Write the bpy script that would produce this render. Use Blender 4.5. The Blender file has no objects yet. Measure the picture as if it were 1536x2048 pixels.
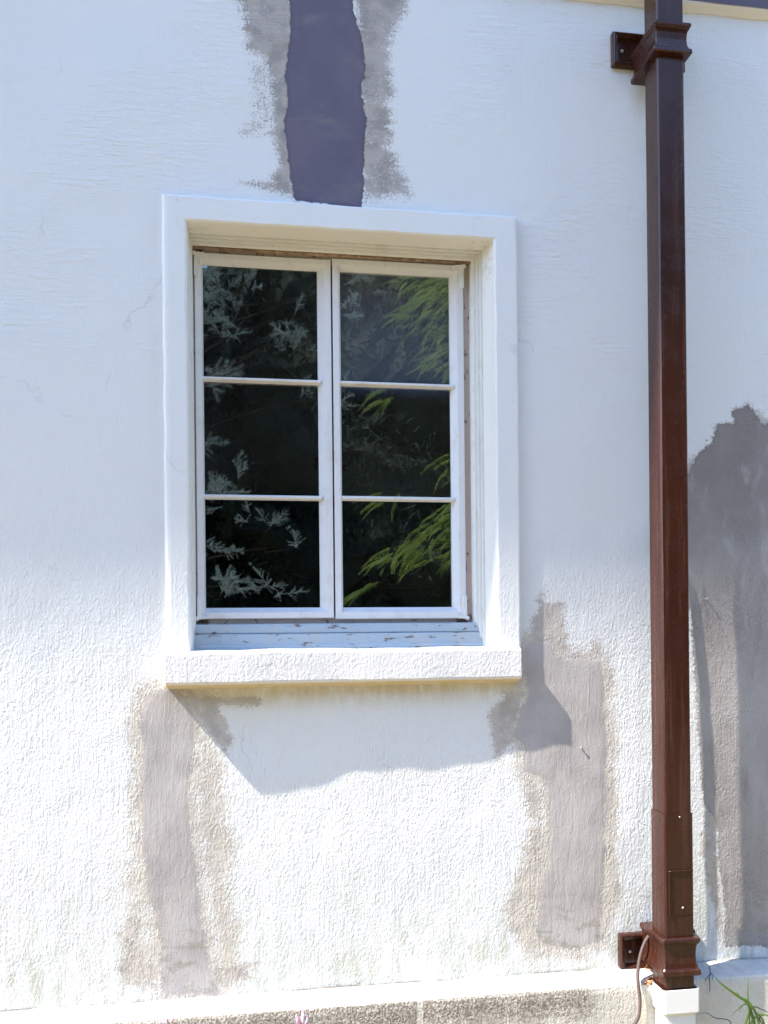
import bpy, math, random
import numpy as np
from mathutils import Vector, Matrix
random.seed(7)
RNG = np.random.default_rng(7)
S = bpy.context.scene
COL = S.collection

# ------------------------------------------------------------------ camera
FPX, CAMY, CAMZ, YAW, ROLL, SH = 1700.0, -2.412, 1.50, 0.1495, -0.0100, 251.8
_F = Vector((math.sin(YAW), math.cos(YAW), 0)); _R0 = Vector((math.cos(YAW), -math.sin(YAW), 0)); _U0 = Vector((0, 0, 1))
_R = _R0*math.cos(ROLL) + _U0*math.sin(ROLL); _U = _U0*math.cos(ROLL) - _R0*math.sin(ROLL)
cd = bpy.data.cameras.new('camera'); cam = bpy.data.objects.new('camera', cd); COL.objects.link(cam)
cd.sensor_fit = 'VERTICAL'; cd.sensor_height = 36.0; cd.lens = 36.0*FPX/2048.0
cd.shift_y = SH/2048.0; cd.clip_start = .05; cd.clip_end = 500
m = Matrix((( _R.x, _U.x, -_F.x, 0), (_R.y, _U.y, -_F.y, CAMY), (_R.z, _U.z, -_F.z, CAMZ), (0, 0, 0, 1)))
cam.matrix_world = m
S.camera = cam
S.render.resolution_x = 768; S.render.resolution_y = 1024

def P(px, py, y=0.0):
    """world point on the vertical plane at depth y measured at a point of the survey photo"""
    d = _F*FPX + _R*(px-768.0) - _U*(py-1024.0-SH)
    t = (y-CAMY)/d.y
    return Vector((d.x*t, y, CAMZ + d.z*t))
def PX(px, py, y=0.0): return P(px, py, y).x
def PZ(px, py, y=0.0): return P(px, py, y).z

# ------------------------------------------------------------------ world, sun, exposure
SUNV = Vector((-4.0, -1.0, 5.1)).normalized()       # towards the sun
W = bpy.data.worlds.new('World'); S.world = W; W.use_nodes = True
nt = W.node_tree; bg = nt.nodes['Background']
sky = nt.nodes.new('ShaderNodeTexSky'); sky.sky_type = 'NISHITA'; sky.sun_disc = False
sky.sun_elevation = math.asin(SUNV.z); sky.sun_rotation = math.atan2(SUNV.x, SUNV.y)
sky.air_density = 1.0; sky.dust_density = 0.3; sky.ozone_density = 3.0
nt.links.new(sky.outputs[0], bg.inputs[0]); bg.inputs[1].default_value = 0.15
sl = bpy.data.lights.new('sun', 'SUN'); sl.energy = 2.4; sl.angle = math.radians(0.53); sl.color = (1.0, .925, .81)
so = bpy.data.objects.new('sun', sl); COL.objects.link(so); so.rotation_euler = SUNV.to_track_quat('Z', 'Y').to_euler()
so.location = (-8, -4, 12)
S.view_settings.view_transform = 'Standard'; S.view_settings.look = 'None'; S.view_settings.gamma = 1.0
S.view_settings.exposure = 2.25
S.render.engine = 'CYCLES'; S.cycles.max_bounces = 6; S.cycles.diffuse_bounces = 3; S.cycles.glossy_bounces = 3; S.cycles.transparent_max_bounces = 8
S.cycles.caustics_reflective = False; S.cycles.caustics_refractive = False

# ------------------------------------------------------------------ helpers
def tag(o, label=None, cat=None, group=None, kind=None):
    if label: o['label'] = label
    if cat: o['category'] = cat
    if group: o['group'] = group
    if kind: o['kind'] = kind
    return o
def empty(name, loc):
    o = bpy.data.objects.new(name, None); COL.objects.link(o); o.location = loc; o.empty_display_size = .05
    return o
class MB:
    def __init__(s): s.v = []; s.f = []
    def add(s, vs, fs):
        n = len(s.v); s.v += [tuple(v) for v in vs]; s.f += [tuple(i+n for i in f) for f in fs]; return s
    def box(s, x0, x1, y0, y1, z0, z1):
        return s.add([(x0,y0,z0),(x1,y0,z0),(x1,y1,z0),(x0,y1,z0),(x0,y0,z1),(x1,y0,z1),(x1,y1,z1),(x0,y1,z1)],
                     [(0,3,2,1),(4,5,6,7),(0,1,5,4),(1,2,6,5),(2,3,7,6),(3,0,4,7)])
    def loft(s, rings, closed=True, cap=True):
        n = len(rings[0]); base = len(s.v)
        for r in rings: s.v += [tuple(v) for v in r]
        for k in range(len(rings)-1):
            for i in range(n if closed else n-1):
                j = (i+1) % n
                s.f.append((base+k*n+i, base+k*n+j, base+(k+1)*n+j, base+(k+1)*n+i))
        if cap and closed:
            s.f.append(tuple(base+i for i in reversed(range(n)))); s.f.append(tuple(base+(len(rings)-1)*n+i for i in range(n)))
        return s
    def tube(s, pts, r, n=8):
        pts = [Vector(p) for p in pts]; rings = []
        for i, p in enumerate(pts):
            t = (pts[min(i+1, len(pts)-1)]-pts[max(i-1, 0)]).normalized()
            a = t.orthogonal().normalized() if i == 0 else (a - t*a.dot(t)).normalized()
            b = t.cross(a); rr = r[i] if isinstance(r, (list, tuple)) else r
            rings.append([p + (a*math.cos(2*math.pi*k/n) + b*math.sin(2*math.pi*k/n))*rr for k in range(n)])
        return s.loft(rings)
    def disc(s, c, r, h, n=14, dome=0.0):
        """short cylinder on a wall-facing plane (axis -y)"""
        c = Vector(c); rings = []
        prof = [(r, 0), (r, -h*.6), (r*.8, -h*.85-dome*.5), (r*.35, -h-dome)]
        for rr, yy in prof:
            rings.append([(c.x+rr*math.cos(2*math.pi*k/n), c.y+yy, c.z+rr*math.sin(2*math.pi*k/n)) for k in range(n)])
        return s.loft(rings)
    def build(s, name, mat, parent=None, bevel=0, seg=2, smooth=False, origin=None):
        me = bpy.data.meshes.new(name); 
        vs = s.v
        if origin is not None: vs = [(v[0]-origin[0], v[1]-origin[1], v[2]-origin[2]) for v in s.v]
        me.from_pydata(vs, [], s.f); me.update()
        import bmesh
        b = bmesh.new(); b.from_mesh(me); bmesh.ops.recalc_face_normals(b, faces=b.faces); b.to_mesh(me); b.free()
        o = bpy.data.objects.new(name, me); COL.objects.link(o)
        if mat: me.materials.append(mat)
        if smooth:
            for p in me.polygons: p.use_smooth = True
        if bevel:
            bv = o.modifiers.new('bevel', 'BEVEL'); bv.width = bevel; bv.segments = seg; bv.limit_method = 'ANGLE'; bv.angle_limit = math.radians(35)
            bv.harden_normals = False
        if parent is not None:
            o.parent = parent; o.matrix_parent_inverse = Matrix.Translation(-Vector(world_loc(parent)))
        elif origin is not None: o.location = origin
        return o
def world_loc(o):
    l = Vector(o.location); p = o.parent
    if p is not None: l = o.matrix_parent_inverse @ l + world_loc(p)
    return l
def reparent(o, parent):
    o.parent = parent; o.matrix_parent_inverse = Matrix.Translation(-Vector(world_loc(parent)))

# ------------------------------------------------------------------ material helpers
class NT:
    def __init__(s, name):
        s.m = bpy.data.materials.new(name); s.m.use_nodes = True; s.t = s.m.node_tree
        s.b = s.t.nodes['Principled BSDF']; s.out = s.t.nodes['Material Output']
        s.geo = s.t.nodes.new('ShaderNodeNewGeometry')      # Position = world position (objects never move)
    def n(s, ty, **kw):
        x = s.t.nodes.new(ty)
        for k, v in kw.items(): setattr(x, k, v)
        return x
    def L(s, a, b): s.t.links.new(a, b)
    def setin(s, sock, v):
        if hasattr(v, 'links') or isinstance(v, bpy.types.NodeSocket): s.L(v, sock)
        else: sock.default_value = v
    def pos(s, sx=1, sy=1, sz=1, rot=0):
        mp = s.n('ShaderNodeMapping'); s.L(s.geo.outputs['Position'], mp.inputs[0]); mp.inputs['Scale'].default_value = (sx, sy, sz)
        if rot: mp.inputs['Rotation'].default_value = (0, rot, 0)
        return mp.outputs[0]
    def noise(s, scale, detail=3, rough=.55, vec=None, dist=0.0):
        x = s.n('ShaderNodeTexNoise'); s.L(vec if vec is not None else s.pos(), x.inputs['Vector'])
        x.inputs['Scale'].default_value = scale; x.inputs['Detail'].default_value = detail; x.inputs['Roughness'].default_value = rough
        x.inputs['Distortion'].default_value = dist
        return x.outputs[0]
    def math(s, op, a, b=0.0, c=None, clamp=False):
        x = s.n('ShaderNodeMath', operation=op, use_clamp=clamp); s.setin(x.inputs[0], a); s.setin(x.inputs[1], b)
        if c is not None: s.setin(x.inputs[2], c)
        return x.outputs[0]
    def ramp(s, v, a, b, lo=0.0, hi=1.0):
        x = s.n('ShaderNodeMapRange', interpolation_type='SMOOTHSTEP'); s.setin(x.inputs[0], v)
        x.inputs[1].default_value = a; x.inputs[2].default_value = b; x.inputs[3].default_value = lo; x.inputs[4].default_value = hi
        return x.outputs[0]
    def mix(s, f, a, b):
        x = s.n('ShaderNodeMix', data_type='RGBA'); s.setin(x.inputs[0], f)
        for k, v in ((6, a), (7, b)):
            if isinstance(v, tuple): x.inputs[k].default_value = (*v, 1) if len(v) == 3 else v
            else: s.L(v, x.inputs[k])
        return x.outputs[2]
    def attr(s, name):
        x = s.n('ShaderNodeAttribute', attribute_name=name); return x.outputs['Fac']
    def sep(s):
        x = s.n('ShaderNodeSeparateXYZ'); s.L(s.geo.outputs['Position'], x.inputs[0]); return x.outputs
    def bump(s, h, dist=.001, strength=1.0):
        x = s.n('ShaderNodeBump'); s.setin(x.inputs['Height'], h); x.inputs['Distance'].default_value = dist; x.inputs['Strength'].default_value = strength
        s.L(x.outputs[0], s.b.inputs['Normal']); return x
    def fin(s, col=None, rough=.6, spec=.5):
        if col is not None:
            if isinstance(col, tuple): s.b.inputs['Base Color'].default_value = (*col, 1)
            else: s.L(col, s.b.inputs['Base Color'])
        s.setin(s.b.inputs['Roughness'], rough); s.b.inputs['Specular IOR Level'].default_value = spec
        return s.m

def relief(T, amp_hi=.5):
    """hand-trowelled stucco height field (about 0..1)"""
    X = T.sep()
    low = T.ramp(X[2], 1.95, 1.35, amp_hi, 1.0)
    g1 = T.noise(185, 4, .7, T.pos(1.0, 1, .9), .1)
    g2 = T.noise(120, 3, .65, T.pos(1.25, 1, .55), .1)     # drips, stretched downwards
    g3 = T.noise(50, 3, .6, T.pos(.28, 1, 1.7), .6)    # level trowel marks higher up
    g4 = T.noise(330, 2, .6)
    hi = T.math('MULTIPLY', T.math('MULTIPLY', g3, T.ramp(T.noise(2.6, 3, .6), .42, .62, .25, 1.25)), T.ramp(X[2], 1.8, 2.4, .05, 1.0))
    wv_ = T.n('ShaderNodeVectorMath', operation='ADD'); T.L(T.pos(1.15, 1, .72), wv_.inputs[0])
    ns_ = T.n('ShaderNodeTexNoise'); T.L(T.pos(), ns_.inputs['Vector']); ns_.inputs['Scale'].default_value = 60; ns_.inputs['Detail'].default_value = 3
    sc_ = T.n('ShaderNodeVectorMath', operation='SCALE'); T.L(ns_.outputs['Color'], sc_.inputs[0]); sc_.inputs['Scale'].default_value = .016; T.L(sc_.outputs[0], wv_.inputs[1])
    vo = T.n('ShaderNodeTexVoronoi', feature='F1'); T.L(wv_.outputs[0], vo.inputs['Vector']); vo.inputs['Scale'].default_value = 125
    peb = T.math('MULTIPLY', T.math('SUBTRACT', .8, vo.outputs['Distance']), T.ramp(T.noise(30, 3, .6, T.pos(1.3, 1, .6)), .40, .60, .35, 1.1))
    a = T.math('ADD', T.math('MULTIPLY', g1, .34), T.math('MULTIPLY', g2, .42)); a = T.math('ADD', a, T.math('MULTIPLY', peb, .46))
    drag = T.math('MULTIPLY', T.noise(62, 3, .6, T.pos(1.9, 1, .10), .2), T.ramp(T.noise(3.2, 3, .6), .42, .58, .05, .55))
    a = T.math('ADD', a, drag)
    a = T.math('MULTIPLY', a, low); a = T.math('ADD', a, hi); a = T.math('ADD', a, T.math('MULTIPLY', g4, .22))
    return a, g1
def cracks(T, scale=2.2, w=.006):
    nz = T.noise(3.0, 4, .6)
    c = T.n('ShaderNodeVectorMath', operation='ADD'); T.L(T.pos(1, 1, .8), c.inputs[0])
    nn = T.n('ShaderNodeTexNoise'); T.L(T.pos(), nn.inputs['Vector']); nn.inputs['Scale'].default_value = 9; nn.inputs['Detail'].default_value = 5
    sc = T.n('ShaderNodeVectorMath', operation='SCALE'); T.L(nn.outputs['Color'], sc.inputs[0]); sc.inputs['Scale'].default_value = .12
    T.L(sc.outputs[0], c.inputs[1])
    v = T.n('ShaderNodeTexVoronoi', feature='DISTANCE_TO_EDGE'); T.L(c.outputs[0], v.inputs['Vector']); v.inputs['Scale'].default_value = scale
    line = T.ramp(v.outputs['Distance'], 0.0, w, 1.0, 0.0)
    return T.math('MULTIPLY', line, T.ramp(nz, .50, .62))

PAINT = (.80, .80, .79)
def wall_material():
    T = NT('stucco'); X = T.sep()
    rel, g1 = relief(T)
    core, smear, tone = T.attr('core'), T.attr('smear'), T.attr('tone')
    edge = T.noise(45, 5, .65)
    e1 = T.math('MULTIPLY', T.math('SUBTRACT', edge, .5), .022)
    e2 = T.math('MULTIPLY', T.math('MULTIPLY', T.math('SUBTRACT', T.noise(170, 3, .75), .5), .045), T.ramp(tone, .9, .3))
    mcore = T.ramp(T.math('ADD', core, T.math('ADD', e1, e2)), -.002, .002)
    grain = T.noise(170, 3, .75, T.pos(1, 1, .9)); brush = T.noise(28, 5, .7, T.pos(.35, 1, 1.6), .8)
    gr = T.math('ADD', T.math('MULTIPLY', grain, .72), T.math('MULTIPLY', brush, .28))
    gr = T.math('ADD', T.math('MULTIPLY', T.math('SUBTRACT', gr, .5), 2.6), .5)
    th = T.math('SUBTRACT', 1.0, smear)
    msm = T.ramp(T.math('SUBTRACT', gr, th), -.20, .30)
    msm = T.math('MULTIPLY', msm, T.ramp(smear, .02, .3))
    blot = T.noise(6, 4, .6); blot2 = T.noise(2.2, 3, .5)
    # paint: slightly uneven, algae and splash dirt low down, hairline cracks
    white = T.mix(T.ramp(blot2, .35, .7), (.79, .795, .79), (.81, .805, .79))
    dirt = T.math('MULTIPLY', T.ramp(X[2], .95, .50), T.ramp(T.noise(13, 6, .7, T.pos(1.6, 1, .5)), .38, .66))
    white = T.mix(T.math('MULTIPLY', dirt, .75), white, (.50, .51, .40))
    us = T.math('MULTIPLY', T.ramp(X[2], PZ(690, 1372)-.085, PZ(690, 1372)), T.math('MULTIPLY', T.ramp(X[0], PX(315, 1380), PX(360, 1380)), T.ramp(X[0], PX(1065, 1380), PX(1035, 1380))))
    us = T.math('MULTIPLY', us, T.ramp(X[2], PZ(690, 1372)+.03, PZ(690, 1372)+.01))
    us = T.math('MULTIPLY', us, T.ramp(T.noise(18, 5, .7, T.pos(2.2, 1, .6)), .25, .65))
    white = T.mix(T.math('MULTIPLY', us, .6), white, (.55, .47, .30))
    ck = T.math('MULTIPLY', cracks(T), T.math('SUBTRACT', 1.0, T.ramp(smear, 0, .1)))
    ck = T.math('MULTIPLY', ck, T.math('SUBTRACT', 1.0, mcore))
    white = T.mix(T.math('MULTIPLY', ck, .30), white, (.42, .44, .48))
    spots = T.ramp(T.noise(75, 2, .5), .765, .80)
    white = T.mix(T.math('MULTIPLY', spots, .5), white, (.3, .28, .27))
    sm_lo = T.mix(T.ramp(T.noise(20, 3), .4, .65), (.61, .55, .47), (.50, .45, .39))
    sm_hi = T.mix(T.ramp(T.noise(20, 3), .4, .65), (.40, .345, .31), (.26, .22, .20))
    sm_col = T.mix(tone, sm_lo, sm_hi)
    c_lo = T.mix(T.ramp(blot, .35, .68), (.42, .385, .375), (.51, .475, .455)); c_lo = T.mix(T.ramp(T.noise(13, 5, .7, T.pos(1, 1, .5)), .50, .74), c_lo, (.53, .49, .46))
    c_hi = T.mix(T.ramp(blot, .35, .68), (.135, .122, .175), (.165, .146, .195)); c_hi = T.mix(T.ramp(T.noise(8, 6, .7, T.pos(.5, 1, 1.4), .6), .50, .72), c_hi, (.19, .175, .20))
    c_mid = T.mix(T.ramp(T.noise(4, 6, .65, T.pos(1.1, 1, .7), .3), .36, .66), (.31, .28, .265), (.47, .44, .42))
    st2 = T.noise(11, 5, .65, T.pos(1.3, 1, .5), .8)
    tl = T.ramp(tone, .05, .45); th2 = T.ramp(tone, .6, .95)
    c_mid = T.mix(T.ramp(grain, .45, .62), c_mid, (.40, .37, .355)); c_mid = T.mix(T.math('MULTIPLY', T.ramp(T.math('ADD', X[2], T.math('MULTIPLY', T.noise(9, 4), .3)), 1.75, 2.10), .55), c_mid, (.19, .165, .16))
    c_mid = T.mix(T.math('MULTIPLY', T.ramp(st2, .50, .78), .7), c_mid, (.50, .48, .455)); c_mid = T.mix(T.ramp(T.noise(10, 5, .7, T.pos(2.2, 1, .35), .7), .56, .78), c_mid, (.24, .21, .195))
    c_col = T.mix(th2, T.mix(tl, c_lo, c_mid), c_hi)
    # darker wet rim of the trowelled cement
    rim = T.math('MULTIPLY', T.ramp(core, .013, .002), mcore)
    c_col = T.mix(T.math('MULTIPLY', rim, T.math('MULTIPLY', tone, .35)), c_col, (.09, .07, .07))
    algae = T.math('MULTIPLY', T.ramp(X[2], .86, .58), T.ramp(T.noise(17, 5, .7, T.pos(.7, 1, 1.3)), .50, .60))
    c_col = T.mix(T.math('MULTIPLY', algae, .7), c_col, (.30, .29, .23))
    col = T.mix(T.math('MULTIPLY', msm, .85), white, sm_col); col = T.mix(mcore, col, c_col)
    # heights
    trow = T.noise(30, 4, .65, T.pos(2.6, 1, .5, math.radians(-38)), .9)
    fine = T.noise(170, 2, .6)
    ch = T.math('ADD', T.math('MULTIPLY', trow, .42), T.math('MULTIPLY', fine, .22)); ch = T.math('ADD', ch, .30)
    ch = T.math('MULTIPLY', ch, T.ramp(X[2], 1.9, 1.5, .6, 1.0))
    mid = T.math('MULTIPLY', T.ramp(tone, .3, .45), T.ramp(tone, .75, .6))
    h = T.n('ShaderNodeMix', data_type='FLOAT'); T.L(T.math('MULTIPLY', mcore, T.math('SUBTRACT', 1.0, T.math('MULTIPLY', mid, .8))), h.inputs[0]); T.L(rel, h.inputs[2]); T.L(ch, h.inputs[3])
    hh = T.math('SUBTRACT', h.outputs[0], T.math('MULTIPLY', ck, .25))
    T.bump(hh, .0031, 1.0)
    return T.fin(col, .85, .25)

def stucco_trim(name, col=PAINT, dist=.0022, amp=.45, dirtz=None, under=None):
    # under: height below which the colour turns yellow-brown
    T = NT(name); X = T.sep(); rel, g1 = relief(T, amp)
    ck = cracks(T, 3.1, .007)
    c = T.mix(T.ramp(T.noise(5, 4), .35, .7), col, tuple(x*1.02 for x in col))
    c = T.mix(T.math('MULTIPLY', ck, .3), c, (.42, .42, .44))
    c = T.mix(T.math('MULTIPLY', T.ramp(T.noise(70, 2), .75, .79), .4), c, (.3, .28, .26))
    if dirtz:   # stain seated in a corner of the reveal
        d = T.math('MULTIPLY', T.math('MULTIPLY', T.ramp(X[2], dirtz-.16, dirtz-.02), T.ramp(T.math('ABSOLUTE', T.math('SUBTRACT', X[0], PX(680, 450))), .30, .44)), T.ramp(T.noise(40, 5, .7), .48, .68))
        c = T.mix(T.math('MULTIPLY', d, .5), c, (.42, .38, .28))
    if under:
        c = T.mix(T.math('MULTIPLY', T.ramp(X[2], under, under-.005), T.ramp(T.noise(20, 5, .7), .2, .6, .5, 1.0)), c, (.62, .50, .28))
    T.bump(T.math('SUBTRACT', rel, T.math('MULTIPLY', ck, .3)), dist)
    return T.fin(c, .8, .3)

def painted_wood(name, col=(.76, .77, .78), peel=.70, grain='z'):
    T = NT(name)
    st = T.noise(40, 4, .6, T.pos(1, 1, .12) if grain == 'z' else T.pos(.12, 1, 1))
    pn = T.noise(55, 5, .7, T.pos(1, 1, .5) if grain == 'z' else T.pos(.35, 1, 1.4))
    pm = T.ramp(pn, peel, peel+.03)
    dirt = T.ramp(T.noise(14, 4, .6), .5, .75)
    c = T.mix(T.math('MULTIPLY', dirt, .4), col, (.56, .50, .43)); c = T.mix(T.math('MULTIPLY', T.ramp(T.noise(70, 5, .75, T.pos(1, 1, .3) if grain == 'z' else T.pos(.3, 1, 1)), .60, .72), .5), c, (.42, .36, .31))
    c = T.mix(pm, c, (.20, .15, .13))
    h = T.math('SUBTRACT', T.math('MULTIPLY', st, .35), T.math('MULTIPLY', pm, .5))
    T.bump(h, .0012)
    return T.fin(c, .45, .4)

def bronze():
    T = NT('brown_metal'); X = T.sep()
    v = T.noise(7, 4, .6, T.pos(1.5, 1.5, .35)); s = T.ramp(T.noise(120, 2), .76, .79); rub = T.ramp(T.noise(24, 5, .7, T.pos(1, 1, .3)), .60, .75)
    c = T.mix(v, (.032, .0085, .005), (.050, .016, .009))
    c = T.mix(T.math('MULTIPLY', T.ramp(T.noise(30, 6, .75, T.pos(1.6, 1.6, .06)), .48, .70), .45), c, (.12, .062, .042)); c = T.mix(T.math('MULTIPLY', rub, .35), c, (.018, .008, .008))
    c = T.mix(T.math('MULTIPLY', s, .6), c, (.45, .36, .30))
    T.bump(T.math('ADD', T.math('MULTIPLY', T.noise(3.2, 2, .5), 1.4), T.math('MULTIPLY', T.noise(160, 2), .03)), .004, .5)
    return T.fin(c, T.ramp(T.noise(18, 4), .3, .7, .2, .32), .4)

def plain(name, col, rough=.6, spec=.4, var=.15, sc=30, bump=.0006):
    T = NT(name); v = T.noise(sc, 4)
    c = T.mix(T.ramp(v, .35, .7), tuple(x*(1-var) for x in col), tuple(min(1, x*(1+var)) for x in col))
    T.bump(T.noise(sc*5, 2), bump)
    return T.fin(c, rough, spec)

M_wall = wall_material()
M_trim = stucco_trim('casing_stucco')
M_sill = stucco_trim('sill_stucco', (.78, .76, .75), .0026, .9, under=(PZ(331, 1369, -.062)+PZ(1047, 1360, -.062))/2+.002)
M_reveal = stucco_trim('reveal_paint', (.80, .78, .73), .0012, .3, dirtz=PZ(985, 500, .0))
M_moulding = painted_wood('moulding_paint', (.78, .77, .73), .72)
M_wood = painted_wood('sash_paint', (.77, .77, .78), .735)
M_woodh = painted_wood('shaded_blue_board_paint', (.42, .49, .54), .59, 'x')  # bluish board paint, with shade and sky reflection put into its colour
M_bare = painted_wood('weathered_bare_wood', (.47, .39, .34), .60)
M_bronze = bronze()
M_rust = plain('rust_stained_corner', (.13, .085, .06), .85, .2, .5, 120)
M_hinge = plain('painted_hinge', (.78, .78, .77), .35, .5, .05)
M_screw = plain('zinc_screw', (.45, .44, .43), .35, .6, .15)
M_pvc = plain('white_pvc', (.80, .79, .76), .38, .5, .03, 8, .0002)
M_room = plain('dark_interior', (.03, .03, .034), .9, .1)
M_blind = plain('grey_blind_cloth', (.22, .23, .29), .9, .1, .06, 90)

# ------------------------------------------------------------------ ground
def make_ground():
    T = NT('garden_soil')
    g = T.ramp(T.noise(1.3, 5, .6), .42, .58)
    c = T.mix(g, (.31, .23, .12), (.15, .145, .06)); c = T.mix(T.ramp(T.noise(45, 4), .4, .7), c, (.36, .29, .21))
    T.bump(T.noise(30, 5), .02); m_ = T.fin(c, .95, .1)
    n = 60; xs = np.linspace(-1, 1, n); xs = np.sign(xs)*np.abs(xs)**2.2*80
    b = MB(); vs = []
    for j in range(n):
        for i in range(n):
            x = float(xs[i]); y = float(xs[j])
            z = .02*math.sin(x*1.7+y)*math.cos(y*1.3) if abs(x) < 30 and y < 0 else 0
            vs.append((x, y, z))
    fs = [(j*n+i, j*n+i+1, (j+1)*n+i+1, (j+1)*n+i) for j in range(n-1) for i in range(n-1)]
    b.add(vs, fs); o = b.build('ground', m_, smooth=True); tag(o, kind='structure')
make_ground()

# ------------------------------------------------------------------ stucco wall with its cement repairs
def poly_sd(px, pz, poly):
    """signed distance, positive inside"""
    n = len(poly); d = np.full(px.shape, 1e9); ins = np.zeros(px.shape, bool)
    for i in range(n):
        ax, az = poly[i]; bx, bz = poly[(i+1) % n]
        ex, ez = bx-ax, bz-az; L2 = ex*ex+ez*ez+1e-12
        t = np.clip(((px-ax)*ex+(pz-az)*ez)/L2, 0, 1)
        d = np.minimum(d, (px-ax-t*ex)**2+(pz-az-t*ez)**2)
        c = ((az > pz) != (bz > pz)) & (px < (bx-ax)*(pz-az)/(bz-az+1e-12)+ax)
        ins ^= c
    d = np.sqrt(d); return np.where(ins, d, -d)
def fbm(x, z, s, seed, oct=4):
    r = np.random.default_rng(seed); out = np.zeros_like(x); a = 1.0; tot = 0
    for o in range(oct):
        N = 64; g = r.random((N, N)); fx = x*s+17.3*o; fz = z*s+5.1*o
        ix = np.floor(fx).astype(int); iz = np.floor(fz).astype(int); tx = fx-ix; tz = fz-iz
        tx = tx*tx*(3-2*tx); tz = tz*tz*(3-2*tz)
        v = (g[ix % N, iz % N]*(1-tx)*(1-tz)+g[(ix+1) % N, iz % N]*tx*(1-tz)+g[ix % N, (iz+1) % N]*(1-tx)*tz+g[(ix+1) % N, (iz+1) % N]*tx*tz)
        out += a*v; tot += a; a *= .5; s *= 2.03
    return out/tot
def wp(pts): return [(P(a, b).x, P(a, b).z) for a, b in pts]

CORES = [  # (tone, outline)
 (1.0, [(583,-60),(580,60),(571,130),(575,200),(566,245),(572,290),(577,340),(587,400),(650,409),(724,414),(728,360),(731,300),(734,240),(724,180),(734,135),(720,70),(705,20),(702,-60)]),
 (0.0, [(330,1376),(288,1394),(277,1440),(284,1500),(281,1600),(287,1700),(298,1790),(318,1860),(321,1930),(328,1990),(440,1988),(412,1900),(402,1830),(396,1750),(382,1670),(376,1600),(383,1520),(386,1470),(388,1420),(372,1392),(350,1376)]),
 (0.0, [(345,1374),(372,1384),(385,1420),(402,1424),(398,1400),(380,1374)]),
 (0.0, [(1062,1285),(1048,1300),(1049,1365),(1058,1385),(1035,1440),(1028,1475),(1052,1492),(1050,1540),(1095,1560),(1098,1640),(1094,1720),(1082,1790),(1070,1850),(1082,1890),(1150,1895),(1196,1880),(1206,1800),(1210,1650),(1213,1500),(1208,1400),(1200,1322),(1150,1318),(1125,1316),(1103,1300),(1100,1285)]),
 (0.5, [(1330,1000),(1378,948),(1398,905),(1424,885),(1432,848),(1470,845),(1463,822),(1498,812),(1530,850),(1620,830),(1620,1893),(1452,1893),(1448,1800),(1441,1745),(1436,1660),(1404,1600),(1398,1500),(1392,1400),(1386,1300),(1380,1220),(1330,1200)]),
]
SMEARS = [  # (tone, strength, edge softness m, outline)
 (.95, .95, .035, [(380,-60),(470,15),(485,75),(482,105),(520,120),(528,185),(531,225),(533,255),(500,262),(535,275),(540,330),(532,352),(500,352),(468,358),(480,376),(525,392),(600,408),(600,-60)]),
 (.95, .50, .03, [(480,110),(492,220),(470,262),(478,285),(520,290),(560,250),(545,110)]),
 (.95, .88, .035, [(695,-60),(835,-60),(818,40),(790,85),(795,150),(790,245),(798,300),(815,350),(836,372),(826,404),(715,412)]),
 (.80, .5, .012, [(640,411),(830,418),(800,426),(730,424),(680,418)]),
 (.10, .80, .045, [(330,1374),(255,1378),(238,1400),(262,1430),(250,1500),(238,1600),(240,1700),(232,1800),(226,1900),(235,1985),(330,1992),(300,1700),(290,1400)]),
 (.10, .90, .05, [(378,1400),(470,1500),(470,1600),(485,1700),(482,1780),(500,1860),(498,1920),(512,1970),(420,1990),(380,1700),(370,1500)]),
 (.35, .95, .02, [(350,1372),(430,1384),(500,1388),(530,1402),(527,1416),(490,1421),(446,1415),(470,1450),(470,1480),(462,1520),(450,1520),(418,1480),(380,1425)]),
 (.55, 1.0, .03, [(330,1925),(420,1915),(515,1920),(512,1968),(440,1992),(330,1995)]),
 (.40, .95, .03, [(228,1860),(250,1840),(300,1900),(330,1930),(335,1995),(270,1992),(232,1965)]),
 (.30, 1.0, .025, [(1096,1165),(1100,1200),(1128,1195),(1136,1240),(1140,1280),(1155,1300),(1130,1320),(1052,1320),(1050,1250),(1068,1220),(1070,1195)]),
 (.15, .85, .018, [(1195,1255),(1208,1285),(1220,1350),(1222,1450),(1232,1520),(1245,1600),(1240,1700),(1250,1800),(1225,1860),(1200,1890),(1205,1500),(1196,1320),(1172,1320),(1180,1280),(1192,1275)]),
 (.55, 1.0, .025, [(1040,1368),(975,1378),(1000,1395),(968,1415),(972,1470),(985,1530),(1005,1522),(1030,1490),(1050,1490),(1060,1380)]),
 (.25, 1.0, .04, [(1028,1530),(1035,1590),(1050,1640),(1035,1700),(1022,1760),(985,1822),(1010,1860),(1020,1895),(1050,1925),(1130,1905),(1200,1892),(1100,1870),(1100,1560),(1060,1530)]),
 (.5, 1.0, .03, [(1340,960),(1388,905),(1418,880),(1424,840),(1466,838),(1452,818),(1500,800),(1545,835),(1620,820),(1620,1000),(1500,1000),(1420,960),(1390,1000),(1340,1100)]),
 (.5, .9, .02, [(1405,1560),(1440,1640),(1446,1745),(1455,1880),(1440,1905),(1395,1700)]),
]
XL, XR, ZB, ZT, CS = -1.05, 1.95, .40, 3.60, .0045
OPL, OPR = PX(352, 900), PX(1015, 900); OPB, OPT = PZ(690, 1330), PZ(690, 430)
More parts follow.
